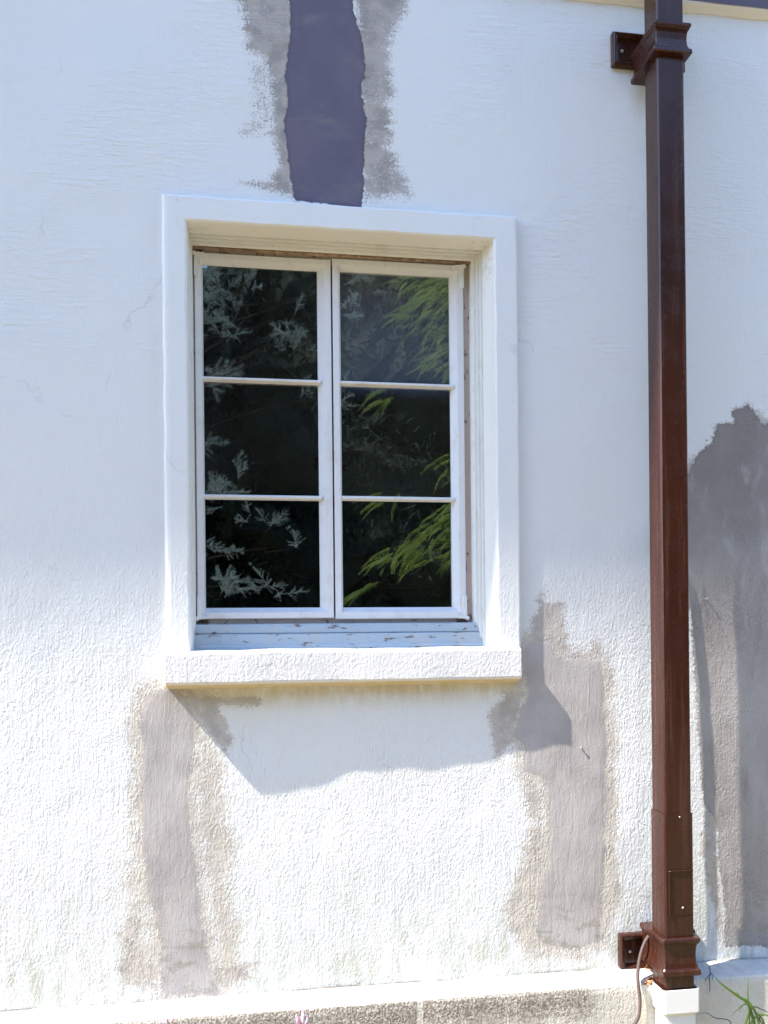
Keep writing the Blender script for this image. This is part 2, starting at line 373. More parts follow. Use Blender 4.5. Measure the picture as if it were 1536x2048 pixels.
def make_wall(parent):
    nx = int((XR-XL)/CS)+1; nz = int((ZT-ZB)/CS)+1
    xs = np.linspace(XL, XR, nx); zs = np.linspace(ZB, ZT, nz)
    X, Z = np.meshgrid(xs, zs); x = X.ravel(); z = Z.ravel()
    wx = x + .016*(fbm(x, z, 14, 3)-.5)+.006*(fbm(x, z, 60, 4)-.5); wz = z + .016*(fbm(x, z, 14, 5)-.5)
    core = np.full(x.shape, -.5); tone = np.zeros(x.shape); smear = np.zeros(x.shape)
    for t, pl in CORES:
        d = poly_sd(wx, wz, wp(pl)); tone = np.where(d > core, t, tone); core = np.maximum(core, d)
    ctone = tone.copy()
    bx = fbm(x*.35, z*3.0, 22, 8)                        # level brush strokes
    bn = .6*fbm(x*.6, z*1.4, 12, 9)+.4*fbm(x, z, 45, 10); stone = np.zeros(x.shape)
    for t, st, soft, pl in SMEARS:
        d = poly_sd(wx + (bx-.5)*.035, wz, wp(pl)); v = np.clip((d+soft*.35)/(soft*1.5), 0, 1)*st*np.clip(.78+.8*(bn-.2), .35, 1.1)
        stone = np.where(v > smear, t, stone); smear = np.maximum(smear, v)
    halo = np.where(ctone < .3, np.clip(1+core/.060, 0, 1)**.7, 0)*np.clip(.62+.9*(bn-.15), .3, 1.0)
    stone = np.where(halo > smear, .12, stone); smear = np.maximum(smear, halo); smear = np.clip(smear, 0, 1.0)
    tone = np.where(core > -.004, ctone, stone)
    fade = np.clip(np.minimum.reduce([x-XL, XR-x, z-ZB, ZT-z])/.12, 0, 1)
    y = -(.006*(fbm(x, z, 3.2, 11, 3)-.5) + .0022*(fbm(x, z*.6, 16, 12, 3)-.5)*np.clip((2.1-z)/.6, .35, 1))*fade
    y += -.0006*np.clip(core/.012+.2, 0, 1)*np.where(ctone < .3, 1, .4)*fade      # repairs stand a little proud
    # wall fairs in to the casing and the ledges
    me = bpy.data.meshes.new('stucco_face')
    idx = np.arange(nx*nz).reshape(nz, nx)
    f = np.stack([idx[:-1, :-1].ravel(), idx[:-1, 1:].ravel(), idx[1:, 1:].ravel(), idx[1:, :-1].ravel()], 1)
    cx = x[f].mean(1); cz = z[f].mean(1)
    f = f[~((cx > OPL) & (cx < OPR) & (cz > OPB) & (cz < OPT))]
    co = np.stack([x, y, z], 1)
    # surrounding plain wall out to the corners of the house, plus thickness
    ex = [(-10,0,0),(9,0,0),(9,0,9.23),(-10,0,9.23),(XL,0,ZB),(XR,0,ZB),(XR,0,ZT),(XL,0,ZT),(-10,.32,0),(9,.32,0),(9,.32,9.23),(-10,.32,9.23)]
    b0 = len(co); co = np.vstack([co, np.array(ex, float)])
    q = np.array([(0,1,5,4),(1,2,6,5),(2,3,7,6),(3,0,4,7),(1,9,10,2),(0,3,11,8),(2,10,11,3)])+b0
    f = np.vstack([f, q]).astype(np.int32)
    me.vertices.add(len(co)); me.vertices.foreach_set('co', co.ravel())
    me.loops.add(f.size); me.loops.foreach_set('vertex_index', f.ravel())
    me.polygons.add(len(f)); me.polygons.foreach_set('loop_start', np.arange(0, f.size, 4, dtype=np.int32))
    me.polygons.foreach_set('loop_total', np.full(len(f), 4, np.int32)); me.polygons.foreach_set('use_smooth', np.ones(len(f), bool))
    me.update(); me.validate()
    pad = np.zeros(len(ex))
    for nm, a in (('core', np.concatenate([core, pad-.5])), ('smear', np.concatenate([smear, pad])), ('tone', np.concatenate([tone, pad]))):
        at = me.attributes.new(nm, 'FLOAT', 'POINT'); at.data.foreach_set('value', a.astype(np.float32))
    me.materials.append(M_wall)
    o = bpy.data.objects.new('stucco_face', me); COL.objects.link(o); o.parent = parent
    return o
house = empty('house_wall', (0, 0, 0))
tag(house, 'white painted stucco house wall with grey cement repair patches', 'wall')
make_wall(house)
# eave far above: its shade covers the upper wall
EZ = 1.535+5.1*1.5
eb = MB(); eb.box(-11, 9.6, -1.5, .4, EZ, EZ+.14); eb.build('eave', M_trim, house)
# string course at the top of the picture
zc = PZ(1380, 19, -.01)
T = NT('band_cement'); rel, g1 = relief(T, .3); X = T.sep()
gm = T.ramp(T.math('ADD', X[0], T.math('MULTIPLY', T.noise(14, 4), .15)), 1.16, 1.20)
c = T.mix(T.math('MULTIPLY', gm, T.ramp(X[2], zc+.014, zc+.018)), (.80, .79, .76), (.13, .12, .17)); T.bump(rel, .002); M_band = T.fin(c, .8, .3)
b = MB()
prof = [(.02, zc-.004), (-.004, zc-.002), (-.010, zc+.004), (-.018, zc+.009), (-.024, zc+.016), (-.026, zc+.26), (.02, zc+.28)]
nseg = 160
rings = []
for i in range(nseg+1):
    x = -4+8*i/nseg; w = .003*math.sin(x*9)+.002*math.sin(x*23+1)
    rings.append([(x, yy, zz+w) for yy, zz in prof])
b.loft(rings); b.build('string_course', M_band, house, smooth=False)
# plinth
zp = PZ(620, 1978)
T = NT('plinth_render'); rel, g1 = relief(T, .5); X = T.sep()
peb = T.noise(130, 3, .65); blk = T.noise(9, 5, .65, T.pos(1, 1, .8))
fr = T.ramp(X[1], -.088, -.092)
xm = T.math('MULTIPLY', T.ramp(X[0], -.62, -.52), T.ramp(X[0], PX(1215, 2000, -.1), PX(1165, 2000, -.1)))
zm = T.ramp(T.math('ADD', X[2], T.math('MULTIPLY', T.math('SUBTRACT', T.noise(26, 5, .7, T.pos(1.5, 1, .5)), .5), .10)), zp-.14, zp-.06)
zm2 = T.ramp(X[0], PX(870, 2000, -.1), PX(830, 2000, -.1))
up = T.math('MAXIMUM', zm, zm2)
gp = T.math('MULTIPLY', T.math('MULTIPLY', fr, xm), up)
joint = T.math('MULTIPLY', .8, T.ramp(T.math('ABSOLUTE', T.math('SUBTRACT', X[0], PX(840, 2020, -.1))), .012, .004))
gp = T.math('MULTIPLY', gp, T.math('SUBTRACT', 1.0, joint))
gp = T.math('MULTIPLY', gp, T.ramp(T.math('ADD', T.math('MULTIPLY', peb, .6), T.math('MULTIPLY', blk, .4)), .38, .50))
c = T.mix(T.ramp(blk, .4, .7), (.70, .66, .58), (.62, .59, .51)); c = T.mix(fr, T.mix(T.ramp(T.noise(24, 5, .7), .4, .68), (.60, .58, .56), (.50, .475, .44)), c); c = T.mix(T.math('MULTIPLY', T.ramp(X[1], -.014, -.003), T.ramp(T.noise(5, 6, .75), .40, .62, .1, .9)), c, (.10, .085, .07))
c = T.mix(T.math('MULTIPLY', gp, .9), c, T.mix(T.ramp(T.noise(160, 2), .45, .6), (.20, .165, .14), (.46, .42, .36)))
c = T.mix(T.math('MULTIPLY', T.ramp(T.noise(60, 3), .68, .74), .5), c, (.3, .26, .2))
T.bump(T.math('ADD', rel, T.math('MULTIPLY', T.math('MULTIPLY', peb, gp), .9)), .0035); M_plinth = T.fin(c, .85, .2)
b = MB(); rings = []
prof = [(.05, zp-.001), (-.004, zp+.001), (-.010, zp-.001), (-.078, zp-.008), (-.088, zp-.012), (-.094, zp-.020), (-.096, zp-.035), (-.097, -.1), (.05, -.1)]
nseg = 400
for i in range(nseg+1):
    x = -9+18*i/nseg; w = .0015*math.sin(x*7)+.001*math.sin(x*31+1)
    rings.append([(x, yy + (w if yy < 0 else 0), zz+(w if zz > 0 else 0)) for yy, zz in prof])
b.loft(rings); b.build('plinth', M_plinth, house, smooth=False)
# dark room behind the window (open towards the glass)
b = MB(); x0, x1, z0, z1, y0, y1 = OPL-.5, OPR+.5, OPB-.6, OPT+.3, .33, 2.6
b.add([(x0,y0,z0),(x1,y0,z0),(x1,y0,z1),(x0,y0,z1),(x0,y1,z0),(x1,y1,z0),(x1,y1,z1),(x0,y1,z1)], [(4,5,6,7),(0,4,5,1),(3,2,6,7),(0,3,7,4),(1,5,6,2)])
b.add([(x0,y0,z0),(x1,y0,z0),(x1,y0,z1),(x0,y0,z1),(OPL,y0,OPB),(OPR,y0,OPB),(OPR,y0,OPT),(OPL,y0,OPT)], [(0,1,5,4),(1,2,6,5),(2,3,7,6),(3,0,4,7)])
b.add([(OPL,.0,OPB),(OPR,.0,OPB),(OPR,.0,OPT),(OPL,.0,OPT),(OPL,y0,OPB),(OPR,y0,OPB),(OPR,y0,OPT),(OPL,y0,OPT)], [(0,1,5,4),(1,2,6,5),(2,3,7,6),(3,0,4,7)])
b.build('room_interior', M_room, house)

# ------------------------------------------------------------------ window
CY = -.022       # casing face
ox0, ox1 = (PX(324, 388, CY)+PX(330, 1300, CY))/2, (PX(1034, 432, CY)+PX(1044, 1290, CY))/2
oz1 = (PZ(325, 385, CY)+PZ(1033, 430, CY))/2
ix0, ix1 = (PX(375, 442, CY)+PX(378, 1290, CY))/2, (PX(987, 480, CY)+PX(996, 1288, CY))/2
iz1 = (PZ(375, 441, CY)+PZ(987, 478, CY))/2
SY = -.062       # sill face
sz1 = (PZ(331, 1302, SY)+PZ(1046, 1297, SY))/2; sz0 = (PZ(331, 1369, SY)+PZ(1047, 1360, SY))/2
win = empty('casement_window', (0, 0, sz0))
tag(win, 'white two leaf casement window with six dark panes in a stucco surround', 'window')
def wob(a, k): return .0008*math.sin(a*17+k)+.0006*math.sin(a*41+2*k)
def strip(b, p0, p1, inward, n=40, k=0):
    """casing bar from p0 to p1 (x,z) of the outer edge; inward = vector to the inner edge; slightly hand-worked edges"""
    rings = []
    for i in range(n+1):
        t = i/n; ax, az = p0[0]+(p1[0]-p0[0])*t, p0[1]+(p1[1]-p0[1])*t
        rings.append((t, ax, az))
    return rings
b = MB()
def frame_ring(o, y, wb=0):
    l, r, t, bt = o
    pts = []
    n = 24
    for i in range(n): pts.append((l+wob(i*.1, wb)*(wb > 0), y, bt+(t-bt)*i/n))
    for i in range(n): pts.append((l+(r-l)*i/n, y, t+wob(i*.13, wb+1)*(wb > 0)))
    for i in range(n+1): pts.append((r+wob(i*.1, wb+2)*(wb > 0), y, t-(t-bt)*i/n))
    return pts
rs = [frame_ring((ox0-.001, ox1+.003, oz1+.002, sz1), .02), frame_ring((ox0, ox1, oz1, sz1), -.010, 1), frame_ring((ox0+.003, ox1-.001, oz1-.002, sz1), -.0165, 1), frame_ring((ox0+.008, ox1-.003, oz1-.005, sz1), -.0205, 1), frame_ring((ox0+.016, ox1-.007, oz1-.009, sz1), CY, 1),
      frame_ring((ix0-.006, ix1+.006, iz1+.005, sz1), CY, 4), frame_ring((ix0-.001, ix1+.001, iz1+.001, sz1), CY+.004, 4), frame_ring((ix0, ix1, iz1, sz1), CY+.012, 4)]
b.loft(rs, closed=False, cap=False); b.build('surround', M_trim, win)
# plaster reveal behind the casing
b = MB()
rs = [frame_ring((ix0, ix1, iz1, sz1), CY+.012, 4), frame_ring((ix0+.002, ix1-.006, iz1-.004, sz1), .010), frame_ring((ix0+.003, ix1-.020, iz1-.008, sz1), .036)]
b.loft(rs, closed=False, cap=False); b.build('reveal', M_reveal, win)
# wooden moulding steps
b = MB()
prof = [(.003, .020, .008, .036), (.001, .016, .005, .037), (.001, .016, .005, .040), (.004, .023, .011, .041), (.0045, .025, .012, .050), (.003, .023, .009, .0505), (.003, .023, .009, .053), (.006, .031, .015, .054), (.0065, .033, .0155, .064), (.0055, .031, .013, .0645), (.0055, .031, .013, .067), (.0085, .038, .018, .068), (.0085, .040, .0185, .078), (.0085, .0425, .0215, .080), (.009, .045, .022, .100)]
rs = [frame_ring((ix0+l, ix1-r, iz1-t, sz1), y) for l, r, t, y in prof]
b.loft(rs, closed=False, cap=False); b.build('moulding', M_moulding, win)
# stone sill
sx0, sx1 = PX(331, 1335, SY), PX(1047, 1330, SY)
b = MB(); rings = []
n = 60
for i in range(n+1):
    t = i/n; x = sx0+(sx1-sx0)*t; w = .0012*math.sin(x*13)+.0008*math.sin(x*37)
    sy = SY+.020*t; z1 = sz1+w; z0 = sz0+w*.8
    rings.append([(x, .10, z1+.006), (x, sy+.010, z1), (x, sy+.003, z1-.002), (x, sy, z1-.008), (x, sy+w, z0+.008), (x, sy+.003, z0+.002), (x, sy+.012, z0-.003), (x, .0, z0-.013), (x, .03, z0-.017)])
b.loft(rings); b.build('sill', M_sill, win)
# painted bottom boards under the sashes
FY = .090        # sash face
GY = .112        # glass
zb = (PZ(394, 1237, FY)+PZ(933, 1237, FY))/2
b = MB(); xa, xb = ix0+.002, ix1-.016
za, zm_ = PZ(690, 1290, .028), PZ(690, 1266, .04)
def hbar(b, prof, x0, x1):
    b.loft([[(x0, y, z) for y, z in prof], [(x1, y, z) for y, z in prof]])
hbar(b, [(.20, sz1-.01), (.046, sz1-.01), (.046, za-.001), (.052, za+.002), (.055, zm_-.004), (.058, zm_), (.20, zm_+.004)], xa, xb)
b.build('bottom_board', M_woodh, win, bevel=.002)
b = MB(); zk = PZ(690, 1246, .06)
hbar(b, [(.20, zm_), (.064, zm_+.001), (.068, zk-.008), (.072, zk-.001), (.20, zk+.003)], xa+.004, xb-.018)
b.build('sill_board', M_woodh, win, bevel=.002)
# bare rebate the sashes close against
b = MB(); fx0, fx1, fz1 = ix0+.010, ix1-.043, iz1-.024
c0, c1, c2 = PX(405, 900, FY), PX(915, 900, FY), PZ(660, 540, FY)
b.box(fx0-.01, c0, FY+.008, .13, zk, fz1+.02); b.box(c1, fx1+.02, FY+.008, .13, zk, fz1+.02)
b.box(c0, c1, FY+.008, .108, PZ(660, 530, FY), fz1+.02); b.box(c0, c1, FY+.010, .108, zk, PZ(660, 1230, FY))
b.build('window_frame', M_bare, win)
# dusty metal strip above the sashes
b = MB(); zt = (PZ(390, 506, FY)+PZ(926, 529, FY))/2
b.tube([(fx0+.004, FY-.006, zt+.008), ((fx0+fx1)/2, FY-.006, zt+.0075), (fx1+.004, FY-.006, zt+.0085)], .0042, 8)
b.build('weather_strip', plain('rusty_strip', (.34, .22, .15), .7, .3, .4, 60), win, smooth=True)

# glass
T = NT('old_window_glass')
nzs = T.noise(7, 2, .5, T.pos(1, 1, .6)); nz2 = T.noise(40, 2)
bm_ = T.n('ShaderNodeBump'); T.L(T.math('ADD', nzs, T.math('MULTIPLY', nz2, .02)), bm_.inputs['Height']); bm_.inputs['Distance'].default_value = .0003; bm_.inputs['Strength'].default_value = .5
gl = T.n('ShaderNodeBsdfGlossy'); gl.inputs['Roughness'].default_value = .012; gl.inputs['Color'].default_value = (1, 1, 1, 1); T.L(bm_.outputs[0], gl.inputs['Normal'])
tr = T.n('ShaderNodeBsdfTransparent'); tr.inputs['Color'].default_value = (.86, .9, .9, 1)
lw = T.n('ShaderNodeFresnel'); lw.inputs['IOR'].default_value = 1.9
mx = T.n('ShaderNodeMixShader'); T.L(T.math('MULTIPLY', lw.outputs[0], 3.0, clamp=True), mx.inputs[0]); T.L(tr.outputs[0], mx.inputs[1]); T.L(gl.outputs[0], mx.inputs[2]); T.L(mx.outputs[0], T.out.inputs['Surface'])
M_glass = T.m

def avg(*a): return sum(a)/len(a)
def make_sash(O, I, G, mun, label):
    """O, I: outer and inner corners of the face; G: glass corners; TL TR BR BL in survey pixels"""
    ol, orr = avg(PX(*O[0], FY), PX(*O[3], FY)), avg(PX(*O[1], FY), PX(*O[2], FY)); ot, ob = avg(PZ(*O[0], FY), PZ(*O[1], FY)), avg(PZ(*O[2], FY), PZ(*O[3], FY))
    il, ir = avg(PX(*I[0], FY), PX(*I[3], FY)), avg(PX(*I[1], FY), PX(*I[2], FY)); it, ib = avg(PZ(*I[0], FY), PZ(*I[1], FY)), avg(PZ(*I[2], FY), PZ(*I[3], FY))
    gl_, gr = avg(PX(*G[0], GY), PX(*G[3], GY)), avg(PX(*G[1], GY), PX(*G[2], GY)); gt, gb = avg(PZ(*G[0], GY), PZ(*G[1], GY)), avg(PZ(*G[2], GY), PZ(*G[3], GY))
    b = MB()
    def rect(l, r, t, bb, y): return [(l, y, bb), (r, y, bb), (r, y, t), (l, y, t)]
    k = .0018
    rs = [rect(ol, orr, ot, ob, .128), rect(ol, orr, ot, ob, FY+k), rect(ol+k, orr-k, ot-k, ob+k, FY), rect(il-k*.6, ir+k*.6, it+k*.6, ib-k*.6, FY), rect(il, ir, it, ib, FY+k),
          rect(il+(gl_-il)*.35, ir+(gr-ir)*.35, it+(gt-it)*.35, ib+(gb-ib)*.35, FY+.010), rect(il+(gl_-il)*.45, ir+(gr-ir)*.45, it+(gt-it)*.45, ib+(gb-ib)*.45, FY+.012), rect(gl_, gr, gt, gb, GY), rect(gl_, gr, gt, gb, .128)]
    b.loft(rs, cap=False)
    sash = b.build('sash', M_wood, win); tag(sash, label)
    zs = []
    for (a, c) in mun:
        z = avg(PZ(*a, FY+.004), PZ(*c, FY+.004)); zs.append(z)
        m_ = MB(); h = .0072
        m_.loft([[(xx, GY, z-h*1.05), (xx, FY+.007, z-h*.62), (xx, FY+.004, z-h*.35), (xx, FY+.004, z+h*.35), (xx, FY+.007, z+h*.6), (xx, GY, z+h*1.1)] for xx in (gl_-.006, (gl_+gr)/2, gr+.008)])
        mo = m_.build('glazing_bar', M_wood, None); reparent(mo, sash)
    zz = [gt+.004] + zs + [gb-.004]
    g = MB(); rr = random.Random(int(ol*1000))
    for i in range(3):
        t1, t2, t3, t4 = [rr.uniform(-.0012, .0012) for _ in range(4)]
        g.add([(gl_-.004, GY+.003+t1, zz[i+1]), (gr+.004, GY+.003+t2, zz[i+1]), (gr+.004, GY+.003+t3, zz[i]), (gl_-.004, GY+.003+t4, zz[i])], [(0, 1, 2, 3)])
    go = g.build('pane', M_glass, None); reparent(go, sash)
    return sash, (ol, orr, ot, ob)
s1, e1 = make_sash([(390,506),(662,517),(667,1238),(394,1236)], [(403,518),(650,530),(655,1224),(407,1224)], [(406,532),(634,541),(640,1215),(411,1216)], [((406,754),(645,764)), ((408,991),(650,996))], 'left window leaf with three panes')
s2, e2 = make_sash([(666,518),(926,529),(933,1237),(670,1238)], [(677,530),(913,543),(919,1223),(684,1224)], [(680,545),(897,553),(905,1213),(686,1216)], [((681,764),(912,772)), ((684,994),(916,999))], 'right window leaf with three panes')
# corner hinges, thick with paint
def hinge(cx, cz, sx, sz):
    b = MB(); y0, y1 = FY-.0055, FY+.001
    def rod(x0, z0, x1, z1, r):
        d = Vector((x1-x0, 0, z1-z0)).normalized(); n_ = Vector((-d.z, 0, d.x)); pts = []
        for k in range(9):
            a = math.pi*k/8; pts.append(Vector((x1, 0, z1))+n_*r*math.cos(a)+d*r*math.sin(a))
        for k in range(9):
            a = math.pi*k/8; pts.append(Vector((x0, 0, z0))-n_*r*math.cos(a)-d*r*math.sin(a))
        b.loft([[(p.x, y1, p.z) for p in pts], [(p.x, y0+.001, p.z) for p in pts], [((p.x-(x0+x1)/2)*.94+(x0+x1)/2, y0, (p.z-(z0+z1)/2)*.97+(z0+z1)/2) for p in pts]])
    rod(cx+sx*.003, cz+sz*.006, cx+sx*.003, cz+sz*.062, .006)
    y0 -= .0006
    rod(cx-sx*.002, cz+sz*.001, cx+sx*.026, cz+sz*.003, .0048)
    y0 -= .001
    b.disc((cx-sx*.004, FY, cz-sz*.001), .0068, .007, 12)
    for t in (.022, .048): b.disc((cx+sx*.003, FY-.003, cz+sz*t), .0018, .0014, 8)
    h = b.build('hinge', M_hinge, None, smooth=False); return h
for (e, sash, sx) in ((e1, s1, 1), (e2, s2, -1)):
    for sz in (1, -1):
        cx = e[0]+.002 if sx > 0 else e[1]-.002; cz = e[3]+.002 if sz > 0 else e[2]-.004
        h = hinge(cx, cz, sx, sz); reparent(h, sash)
for cx_, cz_, w_, h_ in ((e1[0]-.001, e1[3]-.013, .030, .011), (e2[1]-.029, e2[3]-.012, .034, .010), (e1[0]-.004, e1[2]+.002, .026, .007), (e2[1]-.022, e2[2]+.002, .030, .007)):
    b = MB(); n_ = 9
    b.loft([[(cx_+w_*i/n_, yy, cz_+h_*(.15+.2*math.sin(i*2.1+cz_*50)) if k == 0 else cz_+h_*(1-.18*abs(math.sin(i*1.7+cx_*90)))) for i in range(n_+1) for k in ((0,) )]+[(cx_+w_*i/n_, yy, cz_+h_*(1-.18*abs(math.sin(i*1.7+cx_*90)))) for i in range(n_, -1, -1)] for yy in (FY+.012, FY+.003)])
    b.build('rusty_corner', M_rust, win)
# window catch seen through the left leaf
b = MB(); q = P(632, 920, .14); b.disc((q.x, .133, q.z), .006, .008); b.tube([(q.x, .1305, q.z), (q.x-.002, .130, q.z-.03)], .0025)
o = b.build('catch', plain('dark_catch', (.02, .02, .02), .4), None); reparent(o, s1)
# blind hanging inside
b = MB(); rings = []
zt_, zb_ = OPT-.03, avg(PZ(520, 984, .16), PZ(790, 984, .16))
for i in range(41):
    x = OPL+.02+(OPR-OPL-.04)*i/40; w = .0015*math.sin(i*.9)
    rings.append([(x, .134+w, zb_), (x, .134+w, zt_), (x, .137+w, zt_), (x, .137+w, zb_)])
b.loft(rings)
b.box(OPL+.02, OPR-.02, .130, .141, zb_-.014, zb_)
bl = b.build('window_blind', M_blind, None); tag(bl, 'grey roller blind half lowered behind the window glass', 'blind')

# ------------------------------------------------------------------ downspout
QY, GYP = -.158, -.080
pl_, pr_ = avg(PX(1317, 600, QY), PX(1326, 1200, QY)), avg(PX(1371, 600, QY), PX(1377, 1200, QY))
pl_ = avg(PX(1318, 500, QY), PX(1331, 1800, QY)); pr_ = avg(PX(1371, 500, QY), PX(1386, 1800, QY))
pipe = empty('downspout', (0.5*(pl_+pr_), -.12, .4))
tag(pipe, 'dark brown square metal downspout running down the white wall', 'downspout')
zj = PZ(1350, 1628, QY); zend = PZ(1340, 1990, QY)
def ring(l, r, y0, y1, z, c=.004):
    return [(l+c, y0, z), (r-c, y0, z), (r, y0+c, z), (r, y1-c, z), (r-c, y1, z), (l+c, y1, z), (l, y1-c, z), (l, y0+c, z)]
b = MB(); zs = np.linspace(zj, 9.1, 150)
b.loft([ring(pl_+.0006*math.sin(z*3.1), pr_+.0006*math.sin(z*3.1+1), QY+.0006*math.sin(z*4), GYP, float(z)) for z in zs]); b.build('upper_pipe', M_bronze, pipe)
b = MB(); b.loft([ring(pl_-.0028, pr_+.0028, QY-.0028, GYP+.0028, z) for z in (zend-.06, zj-.1, zj-.002, zj+.001)]); b.build('lower_sleeve', M_bronze, pipe)
# riveted cover plate
b = MB(); q0, q1 = P(1337, 1742, QY-.003), P(1386, 1828, QY-.003)
b.box(q0.x, q1.x, QY-.0045, QY-.002, q1.z, q0.z)
b.box(q0.x-.001, q0.x+.002, QY-.0085, QY-.002, q1.z, q0.z); b.box(q0.x+.0022, q1.x, QY-.0085, QY-.002, q0.z-.002, q0.z+.001)
cp = b.build('cover_plate', M_bronze, pipe, bevel=.0006, seg=1)
for (a, c) in ((1365, 1815), (1359, 1634)):
    q = P(a, c, QY-.003); b = MB(); b.disc((q.x, QY-(.0045 if c > 1700 else .0028), q.z), .0034 if c > 1700 else .0022, .0022, 12, .001)
    b.build('rivet', M_screw, pipe, smooth=True)
def bracket(ztop, zbot, plz1, plz0, flip=False):
    e = .007; b = MB(); H = ztop-zbot
    l, r, f = pl_-e, pr_+e, QY-e
    prof = [(0, .006), (.03, .0085), (.10, .0085), (.13, .006), (.17, .0055), (.19, .0025), (.30, 0.0), (.5, -.0012), (.68, .0005), (.80, .004), (.84, .0065), (.86, .0095), (.97, .0105), (1.0, .007)]
    rings = []
    for t, o_ in prof: rings.append(ring(l-o_, r+o_, f-o_, -.022, ztop-H*t, .0025))
    b.loft(rings); c = b.build('bracket', M_bronze, pipe)
    # wall plate: rim, recessed panel
    x0, x1 = PX(1226 if not flip else 1242, 100, -.018), None
    x0 = PX(1226, 100, -.018) if not flip else PX(1241, 1910, -.018); cxp = (pl_+pr_)/2; x1 = 2*cxp-x0+.012
    b = MB()
    def R4(d, y): return [(x0+d, y, plz0+d), (x1-d, y, plz0+d), (x1-d, y, plz1-d), (x0+d, y, plz1-d)]
    b.loft([R4(0, .004), R4(0, -.014), R4(.004, -.020), R4(.009, -.020), R4(.013, -.016), R4(.016, -.014), R4(.019, -.008), R4(.020, -.004)])
    p = b.build('wall_plate', M_bronze, pipe, bevel=.0025)
    b = MB(); b.disc(((x0+pl_)/2-.001, -.004, (plz0+plz1)/2), .0045, .005, 12, .001); s_ = b.build('screw', M_screw, None, smooth=True); reparent(s_, p)
    return c
bracket(PZ(1345, 44, QY-.01), PZ(1345, 106, QY-.01), PZ(1240, 62, -.018), PZ(1240, 130, -.018))
bracket(PZ(1365, 1876, QY-.01), PZ(1365, 1952, QY-.01), PZ(1250, 1869, -.018), PZ(1250, 1945, -.018), True)
# white drain socket
zt0 = PZ(1360, 1980, QY-.012); b = MB(); l, r = pl_-.016, pr_+.014; f, k = QY-.014, -.10
zz2 = PZ(1360, 2026, QY-.012)
b.loft([ring(l+.003, r-.003, f+.003, k, zt0-.03, .005), ring(l+.003, r-.003, f+.003, k, zt0, .005), ring(l, r, f, k, zt0, .007), ring(l, r, f, k, zz2, .007), ring(l+.008, r-.008, f+.008, k, zz2-.012, .007), ring(l+.008, r-.008, f+.008, k, -.05, .007)])
o = b.build('drain_socket', M_pvc); tag(o, 'white plastic square drain pipe socket under the brown downspout', 'drain pipe')

# ------------------------------------------------------------------ cable
T = NT('braided_cord')
wv = T.n('ShaderNodeTexWave', wave_type='BANDS', bands_direction='DIAGONAL'); T.L(T.pos(1, 1, 1), wv.inputs['Vector']); wv.inputs['Scale'].default_value = 160; wv.inputs['Distortion'].default_value = 1
T.bump(wv.outputs['Fac'], .001); M_cord = T.fin(T.mix(T.noise(30, 3), (.13, .095, .09), (.19, .14, .13)), .85, .2)
b = MB()
def cp_(px, py, y): return P(px, py, y)
xa_ = PX(1397, 1230) - 4.0*.034
xb_ = PX(1418, 1500) - 4.0*.038
xc_ = PX(1421, 1740) - 4.0*.040
pts = [(xa_+.004, -.012, PZ(1400, 1200)+5.1*.034+.035), (xa_, -.026, PZ(1400, 1200)+5.1*.034+.02), (xa_, -.034, PZ(1400, 1230)+5.1*.034), (xb_, -.038, PZ(1420, 1500)+5.1*.038), (xc_, -.040, PZ(1425, 1740)+5.1*.04)]
pts += [P(1322, 1800, -.045), P(1312, 1850, -.055), P(1302, 1866, -.062), P(1290, 1884, -.066), P(1281, 1910, -.07), P(1276, 1940, -.085), P(1276, 1965, -.103), P(1280, 2000, -.106), P(1278, 2030, -.106), P(1270, 2048, -.106), P(1255, 2075, -.108), P(1250, 2130, -.11), P(1240, 2300, -.11), P(1240, 2480, -.14)]
# smooth
def cr(pts, n=8):
    pts = [Vector(p) for p in pts]; out = []
    for i in range(len(pts)-1):
        p0, p1, p2, p3 = pts[max(i-1, 0)], pts[i], pts[i+1], pts[min(i+2, len(pts)-1)]
        for k in range(n):
            t = k/n; out.append(.5*((2*p1)+(p2-p0)*t+(2*p0-5*p1+4*p2-p3)*t*t+(3*p1-p0-3*p2+p3)*t**3))
    return out+[pts[-1]]
b.tube(cr(pts), .0048, 10); o = b.build('cord', M_cord, smooth=True); tag(o, 'brown braided cord hanging from behind the downspout over its lower bracket', 'cord')
# nails
def nail(px, py, ln, r, label, dx=0, dz=0):
    q = P(px, py); b = MB(); b.tube([(q.x, .01, q.z), (q.x+dx, -ln, q.z+dz)], r, 8); b.disc((q.x+dx, -ln+.001, q.z+dz), r*2.1, .0018, 10)
    o = b.build('nail', M_screw, smooth=False); tag(o, label, 'nail')
nail(1161, 1496, .007, .0022, 'small bright nail in the grey cement patch right of the window', .001, .001)
nail(1410, 1199, .0135, .0022, 'nail sticking out of the dark patch right of the downspout', 0, .002)
nail(1413, 881, .003, .0016, 'tiny dark nail head at the edge of the dark patch beside the downspout')

